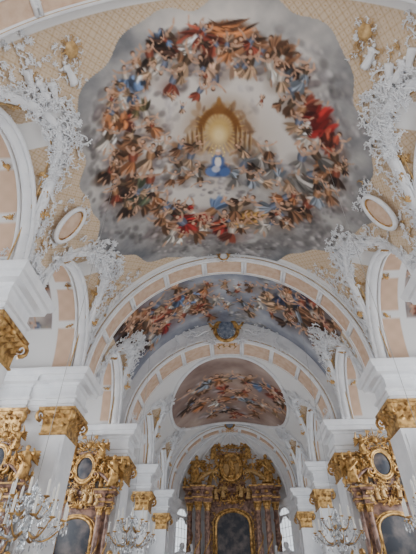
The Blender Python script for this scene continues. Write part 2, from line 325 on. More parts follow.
for u,v,c in ring:
    x,y,s=locate(u,v+4,B1); sx_=math.sqrt(1-(x/8.3)**2); g=COL[c]; c1.ell(x,y,20*s,13*s,R.uniform(-.5,.5),tuple(.55*np.array((.38,.32,.29))+.45*np.array(g)*.8),.6,1.2,sx_)
    if R.random()<.6: c1.cloud(x,y,18*s,9*s,R.uniform(-.3,.3),R,.56,1.06,sx_,.6,9)
ring2=list(ring); R.shuffle(ring2)
def fig(lst,lo,hi):
    for u,v,c in lst: P(c1,B1,u,v,R.uniform(lo,hi),c,False)
fig(ring2[::2],28,38)
for a in ((205,36,34,10,.05,'rd'),(243,44,24,10,.15,'br'),(278,56,18,12,.5,'br'),(228,28,26,7,0,'og'),(162,46,16,9,-.5,'dk'),(318,122,18,15,.6,'cr'),(330,140,9,10,1.2,'rd'),(132,84,8,15,1.4,'bl'),(116,122,10,14,1.2,'og'),(124,190,18,13,.4,'dk'),(140,200,14,9,.2,'gn'),(130,150,15,11,-.4,'br'),(186,222,16,9,-.5,'cr'),(222,224,13,7,.2,'rd'),(248,218,19,8,.1,'oc'),(306,186,22,12,-.3,'gy'),(326,168,13,12,.5,'br'),(150,66,12,9,.2,'wh'),(292,84,12,13,1.,'bg'),(284,204,14,8,0,'br'),(300,76,9,10,1,'dk'),(108,175,8,16,1.5,'br'),(190,46,12,8,.3,'wh'),(110,136,7,9,1,'wh'),(304,128,8,8,.3,'wh')): D(c1,B1,*a)
fig(ring2[1::2],26,36)
for u,v,c in ring:
    if R.random()<.6: P(c1,B1,u+R.uniform(-10,10),v+R.uniform(-8,8),R.uniform(15,22),R.choice([c,'sk','tn','br','dk','tn']),False)
# central temple with glory
def blk(u,v,a,b,ang,c,al=.9,soft=3): x,y,s=locate(u,v,B1); c1.ell(x,y,a*s,b*s*1.15,ang,c,al,soft)
blk(220,146,66,52,0,(.68,.60,.53),.8,1.2)
blk(220,124,40,30,0,(.60,.48,.36),.85,1.3)
for i in range(160):
    a=R.uniform(-1,1); b_=R.uniform(0,1); blk(219+a*(20+40*b_),104+b_*68,R.uniform(4,10),R.uniform(1.5,4.5),R.uniform(0,3),R.choice([(.52,.39,.28),(.67,.54,.41),(.42,.32,.25),(.75,.66,.54),(.60,.43,.28)]),.6,2)
for k in range(28):
    a=2*pi*k/28; blk(219+19*math.cos(a),131-19*math.sin(a),9,1.1,-a,(.86,.72,.44),.6,2)
for i in range(24):
    th=pi*i/23; blk(219+18*math.cos(th),130-20*math.sin(th),5,2.6,-th,(.47,.30,.14),.85,2)
blk(219,130,16,16,0,(.82,.67,.40),.9,2); blk(219,135,10,11,0,(.93,.84,.62),.9,1.5); blk(219,108,9,7,0,(.52,.35,.18),.9,2); blk(219,101,3,5,0,(.60,.42,.22),.9,2)
for sg in(-1,1):
    for k in range(4): blk(219+sg*(17+4.5*k),137+2.5*k,1.7,13,0,(.43,.30,.18),.8); blk(220.5+sg*(17+4.5*k),137+2.5*k,1,12,0,(.76,.63,.45),.7)
for u,v,a,b_ in((185,170,22,10),(255,172,28,12),(220,182,34,9),(275,165,16,12),(172,160,14,10),(220,192,30,6)):
    x,y,s=locate(u,v,B1); c1.cloud(x,y,a*s,b_*s,0,R,.62,1.02,1,.7,16)
for u,v,c,s in((245,163,'bg',28),(260,158,'gy',26),(272,168,'gy',25),(235,178,'gy',24),(190,158,'tn',26),(180,166,'gy',24),(200,178,'gy',22),(250,178,'bg',26),(268,150,'br',22),(180,148,'br',22),(203,168,'tn',20),(230,172,'bg',20),(262,182,'tn',22),(172,178,'br',20),(242,150,'tn',20),(194,146,'br',20),(280,178,'bg',22),(256,168,'dk',18),(186,178,'br',20)): P(c1,B1,u,v,s*1.1,c)
blk(218,170,14,9,0,(.22,.30,.48),.95,2.5); blk(211,172,7,5,.5,(.38,.48,.68),.95); blk(225,172,7,5,-.5,(.30,.40,.60),.95); blk(218,161,8,8,0,(.30,.39,.60),.95,2.5)
blk(218,162,4,6,0,(.93,.89,.86),.95); blk(216,169,5,4,.3,(.84,.82,.84),.8); blk(218,152.5,3,3.2,0,(.86,.69,.57),1); blk(218,150.6,3,1.6,0,(.9,.85,.8),.8)
for k in range(10):
    a=2*pi*k/10; blk(218+6.5*math.cos(a),152-6.5*math.sin(a),.8,.8,0,(.95,.85,.55),1,4)
for u,v in((170,96),(182,108),(262,100)): P(c1,B1,u,v,13,'sk',False)
P(c1,B1,199,92,24,'rd',False)
# ---- bay 2 fresco canvas
W2,ZS2,H2=7.6,10.,8.1; B2=Bf(W2,ZS2,H2)
c2=Canvas(-8,8,20,27); N=fbm(c2.H,c2.W,50,21); c2.img=mixc((.40,.42,.48),(.72,.73,.76),(N-.2)*1.7)
for i in range(26):
    x,y,s=locate(R.uniform(170,300),R.uniform(276,326),B2); c2.cloud(x,y,R.uniform(.6,1.3),R.uniform(.3,.5),R.uniform(-.4,.4),R,R.choice([.58,.66,.76]),.98,1,.6,9)
lst2=((122,322,'dk',26),(135,312,'rd',28),(146,324,'br',30),(158,306,'tn',26),(166,324,'cr',26),(178,300,'bl',24),(190,294,'tn',22),(203,298,'br',20),(150,338,'dk',26),(134,336,'br',28),(184,314,'wh',22),(205,288,'og',18),(170,312,'br',24),(160,332,'bg',22),(198,308,'rd',16),(176,288,'br',18),
 (265,290,'tn',20),(280,296,'nv',24),(290,308,'br',26),(302,300,'nv',28),(312,314,'br',28),(322,328,'cr',28),(332,340,'gn',28),(302,324,'bg',26),(276,308,'tn',20),(316,300,'rd',22),(260,304,'wh',16),(292,290,'og',20),(320,345,'br',26),(286,322,'dk',22),(335,325,'br',24),(250,288,'br',14),(248,312,'tn',16),(210,316,'br',16),(215,300,'gy',16),(236,292,'gy',15),(225,284,'tn',13),(242,302,'bg',14),(228,306,'wh',12))
for u,v,c,s in lst2:
    x,y,sc=locate(u,v,B2); c2.ell(x,y,s*sc,s*.75*sc,0,tuple(.5*np.array((.34,.31,.31))+.42*np.array(COL[c])),.6,1.1,.8)
for a in ((140,322,22,15,-.4,'br'),(160,314,18,11,-.6,'rd'),(186,300,16,10,-.3,'bl'),(290,302,20,11,.3,'nv'),(322,328,20,13,.6,'cr'),(306,318,18,11,.5,'br'),(128,338,14,16,0,'dk'),(336,344,14,14,0,'gn'),(272,300,14,9,.2,'tn'),(200,308,14,8,-.2,'br')): D(c2,B2,*a)
for u,v,c,s in lst2: P(c2,B2,u,v,s*1.25,c,False); P(c2,B2,u+R.uniform(-8,8),v+R.uniform(-7,7),s*.75,R.choice([c,'sk','br','wh']),False)
# ---- choir fresco canvas
W3,ZS3,H3=6.8,10.,6.6; B3=Bf(W3,ZS3,H3)
c3=Canvas(-7,7,28,44,.05); N=fbm(c3.H,c3.W,50,31); c3.img=mixc((.50,.41,.38),(.76,.68,.63),(N-.2)*1.7)
lst3=((196,392,'br',16),(206,384,'bg',15),(218,380,'og',14),(232,378,'tn',13),(248,380,'br',14),(262,386,'bl',15),(274,394,'rd',16),(284,404,'br',15),(190,406,'dk',15),(204,404,'og',14),(218,402,'wh',12),(232,398,'og',13),(248,402,'bg',12),(262,406,'br',13),(212,414,'br',11),(240,414,'rd',11),(228,408,'dk',11),(256,414,'br',10),(275,412,'tn',10),(226,390,'rd',13),(244,392,'og',12))
for u,v,c,s in lst3:
    x,y,sc=locate(u,v,B3); c3.ell(x,y,14*sc,20*sc,0,tuple(.45*np.array((.44,.35,.32))+.5*np.array(COL[c])),.6,1.1)
    if R.random()<.6: c3.cloud(x,y,12*sc,9*sc,0,R,.62,1.06,1,.5,8)
for u,v,c,s in lst3: P(c3,B3,u,v,s*2.1,c,False); P(c3,B3,u+R.uniform(-6,6),v+R.uniform(-3,3),s*1.3,c,False)
# ------------------------------------------------------------------ vault bays
WHT=np.array((.90,.895,.89))
def lattice(a,b,st=.34):
    p=np.abs(((a+b)/st)%1-.5)<.10; q=np.abs(((a-b)/st)%1-.5)<.10; l=(p|q)
    dots=(np.cos(2*pi*(a+b)/st)*np.cos(2*pi*(a-b)/st))>.8
    c=np.empty(a.shape+(3,)); c[:]=(.83,.745,.645); c[l]=(.77,.67,.55); c[dots]=(.73,.59,.42); return c
def salmon(a,b):
    c=np.empty(a.shape+(3,)); k=.02*np.sin(a*9)*np.sin(b*7); c[...,0]=.83+k; c[...,1]=.70+k; c[...,2]=.60+k; return c
ceil=empty('ceiling')
def lun_h(x,y,W,zs,l,slope):
    yc,hw,hL=l; d=(y-yc)/hw; s=np.sqrt(np.clip(1-d*d,0,1)); return np.where(np.abs(d)<1, zs+s*(hL+slope*(W-np.abs(x))),-99.)
def make_bay(name,y0,y1,W,zs,h,luns,slope,xout,res,fres=None,cv=None,fname=None,tan=True):
    nth=int(pi*W/res); ny=int((y1-y0)/res)+1; th=np.linspace(0,pi,nth); x=-W*np.cos(th); y=np.linspace(y0,y1,ny)
    X,Y=np.meshgrid(x,y,indexing='ij'); TH=np.meshgrid(th,y,indexing='ij')[0]; B=zs+h*np.sin(TH)
    L=np.full(X.shape,-99.); PH=np.zeros(X.shape)
    for l in luns:
        l_=lun_h(X,Y,W,zs,l,slope); L=np.maximum(L,l_); m=np.abs(Y-l[0])<l[1]; PH[m]=np.arccos(np.clip((Y[m]-l[0])/l[1],-1,1))
    Z=np.maximum(B,L); isL=L>B; Col=np.empty(X.shape+(3,)); Col[:]=WHT
    if tan:
        lat=lattice(TH*W,Y); m=(~isL)&((B-L)>.45)&(Y>y0+.5)&(Y<y1-.5)&(B>zs+1.6); Col[m]=lat[m]
    lat2=lattice(PH*3.4,np.abs(X)); m=isL&((L-B)>.28)&(np.abs(X)<W-.12)&(((PH>.45)&(PH<1.40))|((PH<pi-.45)&(PH>pi-1.40))); Col[m]=lat2[m]
    fm=np.zeros(X.shape,bool)
    if fres is not None:
        fm=fres(X,Y,B)&((B-L)>-.0); Col[fm]=cv.sample(X,Y)[fm]
    V=np.stack([X,Y,Z],-1).reshape(-1,3); F=gridf(nth,ny); C=Col.reshape(-1,3); f=fm.reshape(-1)
    ff=f[F].sum(1)>=2
    for sel,nm,par in ((~ff,name,ceil),(ff,fname,None)):
        if nm is None or not sel.any(): continue
        Fs=F[sel]; used=np.unique(Fs); mp=np.zeros(len(V),int); mp[used]=np.arange(len(used))
        mb=MB(); mb.add(V[used],mp[Fs],VC); mb.finish(nm,par,C[used])
    for l in luns:
        for sx in(-1,1):
            ph=np.linspace(0,pi,90); xx=np.linspace(W,xout,max(int((xout-W)/.06),6)); PHH,XX=np.meshgrid(ph,xx,indexing='ij')
            Vc=np.stack([sx*XX,l[0]+l[1]*np.cos(PHH),zs+l[2]*np.sin(PHH)],-1)
            C=np.empty(PHH.shape+(3,)); C[:]=WHT; q=(XX-W)/(xout-W)
            m=(q>.08)&(q<.30)&(np.abs((PHH*5/pi)%1-.5)<.4); C[m]=salmon(PHH*3.4,XX)[m]
            cx_=Canvas(0,pi*3.4,W,xout,.06); nz=fbm(cx_.H,cx_.W,14,5+int(l[0])); cx_.img=mixc((.46,.42,.42),(.80,.74,.70),(nz-.2)*1.8)
            for k in range(26): cx_.figure(R.uniform(2,8.7),R.uniform(W+.42*(xout-W),xout),R.uniform(.8,1.3),COL[R.choice(['rd','br','bl','dk','wh','og'])],R)
            m=(q>.38)&(q<.95)&(PHH>.6)&(PHH<pi-.6); C[m]=cx_.sample(PHH*3.4,XX)[m]
            mb=MB(); mb.add(Vc.reshape(-1,3),gridf(len(ph),len(xx)),VC); mb.finish('chapel_vault',ceil,C.reshape(-1,3))
wob=lambda X,Y:.04*np.sin(5*np.arctan2(Y-FC[1],X-FC[0])+1)+.035*np.sin(12*np.arctan2(Y-FC[1],X-FC[0]))+.02*np.sin(23*np.arctan2(Y-FC[1],X-FC[0]))
def fr1(X,Y,B): return (np.abs((X-FC[0])/FA[0])**2.3+np.abs((Y-FC[1])/FA[1])**2.3)<1+1.4*wob(X,Y)
lun1=[(7.8,3.1,4.3),(15.5,3.1,4.3)]; lun2=[(23.4,2.5,3.9)]; lun3=[(32.0,3.0,3.6),(40.1,3.0,3.6)]; lun0=[(-.3,3.0,4.3)]
make_bay('nave_vault',4.0,19.0,W1,ZS1,H1,lun1,.35,12.5,.04,fr1,c1,'ceiling_fresco')
make_bay('crossing_vault',20.2,26.6,W2,ZS2,H2,lun2,.3,11.,.045,lambda X,Y,B:(B>13.3)&(Y>20.3)&(Y<26.6),c2,'ceiling_fresco')
make_bay('choir_vault',28.4,43.7,W3,ZS3,H3,lun3,.3,8.6,.06,lambda X,Y,B:(np.abs(X/5.2)**2.4+np.abs((Y-36.0)/7.1)**2.4)<1,c3,'ceiling_fresco',tan=False)
make_bay('entrance_vault',-6,3.2,W1,ZS1,H1,lun0,.35,12.5,.08)
# ------------------------------------------------------------------ transverse arches
def arch(name,y0,y1,a,h,zs,rt,npan=9):
    mb=MB(); D_=y1-y0; n=72; ph=np.linspace(0,pi,n)
    prof=[(0,rt,PL),(0,.0,PL),(.03,-.04,PL),(.12,-.05,GL),(.14,-.04,PL),(.2,.0,TN),(.23,.05,TN),(D_-.23,.05,TN),(D_-.2,.0,PL),(D_-.14,-.04,GL),(D_-.12,-.05,PL),(D_-.03,-.04,PL),(D_,0,PL),(D_,rt,PL)]
    rings=[]
    for yy,r,_ in prof: rings.append(np.stack([-(a+r)*np.cos(ph),np.full(n,y0+yy),zs+(h+r)*np.sin(ph)],-1))
    for i in range(len(prof)-1):
        V=np.vstack([rings[i],rings[i+1]]); mb.add(V,gridf(2,n),prof[i][2])
    for k in range(1,npan):
        p=pi*k/npan; c,s=math.cos(p),math.sin(p)
        q=np.linspace(y0+.15,y1-.15,3); 
        for dp in(-.012,.012):
            c,s=math.cos(p+dp),math.sin(p+dp); Pp=np.stack([np.full(3,-(a)*c),q,np.full(3,zs+h*s)],-1); mb.add(*sweep(Pp,.09,6,up=(c,0,-s)),PL)
        nrm=np.array([math.cos(p),0,-math.sin(p)])
        orn(mb,T_F,(-a*math.cos(p),(y0+y1)/2,zs+h*math.sin(p)),nrm,(0,1,0),0,.3,PL); orn(mb,T_F,(-a*math.cos(p),(y0+y1)/2,zs+h*math.sin(p)),nrm,(0,1,0),pi,.3,PL)
    for dr,rr,mt in((.10,.05,PL),(.34,.09,PL),(.22,.022,GL)):
        Pp=np.stack([-(a+dr)*np.cos(ph),np.full(n,y0-.02),zs+(h+dr)*np.sin(ph)],-1); mb.add(*sweep(Pp,rr,6,up=(0,1,0)),mt)
    return mb
for nm,y0,y1,a,h,rt in(('W',3.1,4.15,7.5,7.9,1.0),('1',18.9,20.3,7.5,7.9,1.0),('2',26.4,28.5,6.75,6.4,2.6),('3',43.5,44.9,6.1,6.1,2.4)):
    mb=arch(nm,y0,y1,a,h,10.,rt); r=random.Random(77)
    if nm in '123':
        sc={'1':.55,'2':1.6,'3':.9}[nm]; zc=10+h+{'1':.2,'2':.95,'3':.4}[nm]; yy=y0-.08
        t_=np.linspace(0,2*pi,25); ov=np.stack([.55*sc*np.cos(t_),np.full(25,yy-.06),zc+.62*sc*np.sin(t_)],-1)
        mb.add(*sweep(ov,.10*sc,6,up=(0,1,0)),GO); V,F=ellips((0,yy,zc),(.5*sc,.1,.57*sc),16,10); mb.add(V,F,BL if nm!='1' else PL)
        for sx in(-1,1):
            for k,(T,dx,dz,an,s) in enumerate(((T_C,.75,.25,.8,.5),(T_S,1.15,-.15,2.5,.5),(T_F,.5,.75,-.4,.5),(T_L,.6,-.6,-2.2,.5),(T_J,1.6,-.1,.2,.5),(T_C,2.0,-.35,.4,.4),(T_F,1.4,.3,-.8,.35),(T_J,.95,.65,1.4,.35),(T_C,.3,.95,0.3,.3),(T_C,.25,-.85,3,.3),(T_S,2.4,-.6,1,.35))):
                orn(mb,T,(sx*dx*sc,yy-.05,zc+dz*sc*(1 if dx<1.3 else .8)),(0,-1,0),(1,0,0),an*sx,s*sc,GO if k in(0,2,8,9) else PL,mir=sx<0)
            if nm=='2':
                for k in range(60):
                    p=r.uniform(.03,.7)**1.0; rr=.35+r.uniform(-.15,.55)*(1-p); c,s=math.sin(p),math.cos(p)
                    orn(mb,r.choice(TS),(sx*(a+rr)*c,yy,10+(h+rr)*s),(0,-1,0),(1,0,0),r.uniform(0,6),r.uniform(.22,.36),PL,1.3)
    mb.finish('transverse_arch')
# ------------------------------------------------------------------ stucco along the groins
def surf(W,zs,h,luns,slope):
    def f(x,y):
        z=zs+h*math.sqrt(max(1-(x/W)**2,0.0))
        for l in luns: z=max(z,float(lun_h(np.array(x),np.array(y),W,zs,l,slope)))
        return z
    return f
def groin_pts(W,zs,h,l,slope,sx,n=61):
    out=[]
    for ph in np.linspace(0.0,pi,n):
        y=l[0]+l[1]*math.cos(ph); s=math.sin(ph)
        lo,hi=0.,W
        for _ in range(30):
            m=(lo+hi)/2
            if zs+h*math.sqrt(1-(m/W)**2) > zs+s*(l[2]+slope*(W-m)): lo=m
            else: hi=m
        out.append((sx*lo,y,zs+h*math.sqrt(max(1-(lo/W)**2,0))))
    return np.array(out)
def stucco(bays,dens,scl,q1=3):
    mb=MB(); r=random.Random(11)
    for (W,zs,h,luns,slope) in bays:
        f=surf(W,zs,h,luns,slope)
        for l in luns:
            for sx in(-1,1):
                G=groin_pts(W,zs,h,l,slope,sx); N=norm(np.stack([-G[:,0]*1.0,0*G[:,0],-(G[:,2]-zs)*1.0-1.5],-1))
                mb.add(*sweep(G+N*.03,.17*scl,8,up=N,flat=.7),PL)
                Gin=G.copy(); Gin[:,1]=l[0]+(G[:,1]-l[0])*.9; Gin[:,0]=G[:,0]+sx*.28; Gin[:,2]-=.10
                mb.add(*sweep(Gin,.035,5,up=N),GL)
                Gi2=Gin.copy(); Gi2[:,1]=l[0]+(G[:,1]-l[0])*.95; Gi2[:,0]=G[:,0]+sx*.12; mb.add(*sweep(Gi2,.06,5,up=N),PL)
                ph=np.linspace(0,pi,40); O=np.stack([np.full(40,sx*(W-.02)),l[0]+l[1]*.97*np.cos(ph),zs+l[2]*.97*np.sin(ph)],-1)
                for dx,rr,mt in((0,.22,PL),(.34,.08,PL),(-.26,.10,PL),(.2,.035,GL)):
                    O2=O.copy(); O2[:,0]+=sx*dx; O2[:,2]-=.06; mb.add(*sweep(O2,rr*scl,7,up=(sx,0,0)),mt)
                T=np.gradient(G,axis=0)
                for i in range(2,59):
                    if r.random()>dens: continue
                    nn=N[i]; k=abs(i-30)/30.; big=k<.30
                    for q in range(q1 if not big else q1+4):
                        wd=.25+.55*(1-k)**1.5
                        x=G[i,0]+r.uniform(-1,.7)*wd*sx*.9; y=G[i,1]+r.uniform(-wd,wd)
                        if abs(x)>W-.05: x=sx*(W-.05)
                        z=f(x,y)
                        if z<G[i,2]-1.2: continue
                        orn(mb,r.choice(TS),np.array((x,y,z))+nn*r.uniform(.04,.22),nn+np.array([r.uniform(-.4,.4),r.uniform(-.4,.4),0]),T[i],r.uniform(0,2*pi),scl*r.uniform(.20,.34)*(1.25 if big else 1),PL,1.2,r.random()<.5)
                for fr in (.20,.27,.34,.66,.73,.80):
                    ph_=pi*fr; y=l[0]+l[1]*.985*math.cos(ph_); xx=sx*(W-.65); z=zs+math.sin(ph_)*.985*(l[2]+slope*.65)
                    nn=np.array([0,-math.cos(ph_),-math.sin(ph_)]); 
                    for q in range(4): orn(mb,r.choice([T_F,T_C,T_S]),np.array((xx+r.uniform(-.12,.12),y,z))+nn*.05,nn,(1,0,0),r.uniform(0,6),.28*scl,GO if q%2 else GL,.8)
                # gilt ornaments on the chapel-arch soffit
                for fr in (.2,.4,.6,.8):
                    ph_=pi*fr; nn=np.array([0,-math.cos(ph_),-math.sin(ph_)])
                    for q in range(3): orn(mb,r.choice([T_F,T_C,T_S]),np.array((sx*(W+.7+r.uniform(-.1,.1)),l[0]+l[1]*.98*math.cos(ph_+r.uniform(-.06,.06)),zs+l[2]*.98*math.sin(ph_))),nn,(1,0,0),r.uniform(0,6),.26*scl,GO,.8)
                for i in range(22):
                    ph_=pi*(i+1)/23; orn(mb,r.choice(TS),(sx*(W-.2),l[0]+l[1]*.96*math.cos(ph_),zs+l[2]*.96*math.sin(ph_)),(-sx*.6,0,-.8),(0,1,0),r.uniform(0,6),.26*scl,PL,1.2)
    return mb
mb=stucco([(W1,ZS1,H1,lun1,.35)],.95,1.0,4)
f1=surf(W1,ZS1,H1,lun1,.35); r=random.Random(5)
def on1(x,y,off=.05):
    e=.05; z=f1(x,y); n=np.array([(f1(x+e,y)-f1(x-e,y))/(2*e),(f1(x,y+e)-f1(x,y-e))/(2*e),-1.0]); n=norm(n); return np.array([x,y,z])+n*off,n
for sx in(-1,1):
    for yp in(4.75,11.65,18.6):
        for k in range(80 if yp==11.65 else 40):
            a=r.uniform(0,1); x=sx*(7.8-1.5*a**1.3); y=yp+r.uniform(-1,1)*(.12+.85*a)*(1 if yp==11.65 else .5)
            if yp==11.65 and .4<abs(7.8-abs(x))<1.1 and abs(y-yp)<.5: continue
            p,n=on1(x,y); orn(mb,r.choice(TS),p,n,(0,1,0),r.uniform(0,6.3),r.uniform(.18,.30),PL if r.random()<.92 else GL,1.2,r.random()<.5)
    p,n=on1(sx*7.1,11.65,.30); Fm=frame(n,(0,1,0)); t_=np.linspace(0,2*pi,29)
    for rr,w,mt in((1.,.11,PL),(.86,.045,GO)):
        ov=np.stack([.50*rr*np.cos(t_),1.0*rr*np.sin(t_),.04+0*t_],-1)@Fm.T+p; mb.add(*sweep(ov,w,6,up=n),mt)
    V,F=ellips((0,0,-.02),(.46,.94,.10),16,8); mb.add(V@Fm.T+p,F,TN)
    for yc,xc in((5.6,5.9),(18.0,5.9)):
        p,n=on1(sx*xc,yc,.10); Fm=frame(n,(0,1 if yc<10 else -1,0)); 
        if yc<10:
            V,F=ellips((0,0,0),(.30,.30,.12),14,8); p2,n2=on1(sx*(xc-.5),yc-.25,.1); mb.add(V@Fm.T+p2,F,GL)
            for k in range(12):
                a=k*2*pi/12; orn(mb,T_J,p2+Fm@np.array([.38*math.cos(a),.38*math.sin(a),0]),n2,(0,1,0),a,.2,GL if k%2 else PL,.7)
            for k,(dx,dy) in enumerate(((.5,.5),(-.5,.9),(1.2,-.2),(.9,1.0))):
                q,nn=on1(sx*(xc+dx*.6),yc+dy,.1); V,F=STAT[k%4]; Q=frame(nn,(sx*.3,(-1)**k,0)); Mx=np.stack([Q[:,1],Q[:,2],Q[:,0]],1)
                mb.add((V*.9)@Mx.T+q,F,PL)
        for k in range(70):
            q,nn=on1(sx*(xc+r.uniform(-.8,1.4)),yc+r.uniform(-.5,1.0 if yc<10 else .5),.05); orn(mb,r.choice(TS),q,nn,(0,1,0),r.uniform(0,6.3),r.uniform(.14,.26),PL if r.random()<.85 else GL,1.)
mb.finish('stucco_ornament',ceil)
stucco([(W2,ZS2,H2,lun2,.3)],.95,1.0,4).finish('stucco_ornament',ceil)
mb=stucco([(W3,ZS3,H3,lun3,.3)],.8,.95,2)
t_=np.linspace(0,2*pi,90); cc=np.sign(np.cos(t_))*np.abs(np.cos(t_))**(2/2.4); ss=np.sign(np.sin(t_))*np.abs(np.sin(t_))**(2/2.4)
ov=np.stack([5.25*cc,36.+7.15*ss,B3(5.25*cc)-.05],-1); mb.add(*sweep(ov,.16,7),PL); ov[:,2]-=.1; mb.add(*sweep(ov,.05,5),GL)
mb.finish('stucco_ornament',ceil)
stucco([(W1,ZS1,H1,lun0,.35)],.5,1.0,2).finish('stucco_ornament',ceil)
# ------------------------------------------------------------------ walls, floor
for sx,nm in((-1,'wall_left'),(1,'wall_right')):
    mb=MB()
    def wbox(xa,xb,y0,y1,z0,z1): xs=sorted((sx*xa,sx*xb)); mb.box(xs[0],xs[1],y0,y1,z0,z1,PL)
    wbox(12.5,12.9,-6,20.1,-1.6,16); wbox(11,11.4,19.9,28,-1.6,16); wbox(8.6,9.0,27.8,45,-1.6,16); wbox(11,12.9,19.8,20.1,-1.6,16); wbox(8.6,11.4,27.7,28.1,-1.6,16); wbox(6.15,9,44.6,45.0,-1.6,16)
    mb.finish(nm)
mb=MB(); mb.box(-13,13,-6,53,-1.75,-1.6,FL); mb.finish('floor')
mb=MB(); n=60; ph=np.linspace(0,pi,n); AR=6.3; AY=45.0
prof=[(-1.6,0),(7.9,0),(8.0,-.06),(8.5,-.1),(8.6,-.2),(8.7,-.05),(9.2,-.05),(9.4,-.2),(9.5,-.4),(9.9,-.55),(10,-.5),(10.02,0)]
V=[];
for z,d in prof: V.append(np.stack([(AR+d)*np.cos(ph),AY+(AR+d)*np.sin(ph),np.full(n,z)],-1))
for e in np.linspace(0,pi/2,18): V.append(np.stack([AR*math.cos(e)*np.cos(ph),AY+AR*math.cos(e)*np.sin(ph),np.full(n,10.02+6.3*math.sin(e))],-1))
mb.add(np.vstack(V),gridf(len(V),n),PL)
for k in range(1,8):
    a=pi*k/8; e=np.linspace(0,pi/2*.95,14); Pp=np.stack([(AR-.05)*np.cos(e)*math.cos(a),AY+(AR-.05)*np.cos(e)*math.sin(a),10.+6.25*np.sin(e)],-1); mb.add(*sweep(Pp,.14,6),PL); 
mb.finish('wall_apse')
# ------------------------------------------------------------------ windows
wn=[0]
def window(cx,cy,ang,w,z0,z1):
    wn[0]+=1; mb=MB(); hw=w/2; zt=z1-hw; a=np.linspace(0,pi,15)
    out=[(-hw,z0)]+[(-hw*math.cos(t),zt+hw*math.sin(t)) for t in a]+[(hw,z0)]
    out=np.array(out); Rz=rotz(ang-pi/2)
    P3=np.stack([out[:,0],0*out[:,0],out[:,1]],-1)
    base_=P3.copy(); base_[:,2]=z0; V=np.vstack([P3,base_]); mb.add(V,gridf(2,len(P3)),WI,False,T=Rz,p=(cx,cy,0))
    mb.add(*sweep(P3,.13,6,up=(0,1,0)),PL,T=Rz,p=(cx,cy,0)); mb.add(*sweep([(-hw-.2,.05,z0),(0,.05,z0),(hw+.2,.05,z0)],.14,6,up=(0,1,0)),PL,T=Rz,p=(cx,cy,0))
    for q in(-.33,0,.33): mb.add(*sweep([(q*w*.75,.03,z0),(q*w*.75,.03,(z0+z1)/2),(q*w*.75,.03,zt+hw*.85)],.025,4,up=(0,1,0)),IR,T=Rz,p=(cx,cy,0))
    for z in np.arange(z0+.7,zt+.1,.8): mb.add(*sweep([(-hw,.03,z),(0,.03,z),(hw,.03,z)],.02,4,up=(0,1,0)),IR,T=Rz,p=(cx,cy,0))
    mb.finish('window_%d'%wn[0])
def area(name,loc,d,sx_,sy_,pw,col=(.92,.96,1)):
    L=bpy.data.lights.new(name,'AREA'); L.shape='RECTANGLE'; L.size=sx_; L.size_y=sy_; L.energy=pw; L.color=col
    o=bpy.data.objects.new(name,L); bpy.context.scene.collection.objects.link(o); o.location=(loc[0],loc[1],loc[2]+EYE)
    o.rotation_euler=Vector(d).to_track_quat('-Z','Y').to_euler(); return o
for sx in(-1,1):
    a=0 if sx<0 else pi
    for yc in(-.3,7.8,15.5): window(sx*12.42,yc,a,3.2,1.5,13.3); area('daylight_window',(sx*12.2,yc,7.5),(-sx,0,.15),3,9,460 if sx<0 else 640)
    window(sx*10.92,23.4,a,2.8,1.5,13.); area('daylight_window',(sx*10.7,23.4,7.5),(-sx,0,.15),2.6,9,420)
    for yc in(32,40.1): window(sx*8.52,yc,a,2.8,1.5,12.8); area('daylight_window',(sx*8.3,yc,7.),(-sx,0,.1),2.6,8,200)
    an=pi/2-sx*1.05; window(math.cos(an)*6.2,45+math.sin(an)*6.2,an+pi,2.2,2,9.4)
area('daylight_west',(0,-5.5,7),(0,1,.25),13,12,850,(1,.975,.94))
area('daylight_apse',(0,49.8,13.5),(0,-1,-.3),5,1.5,50)
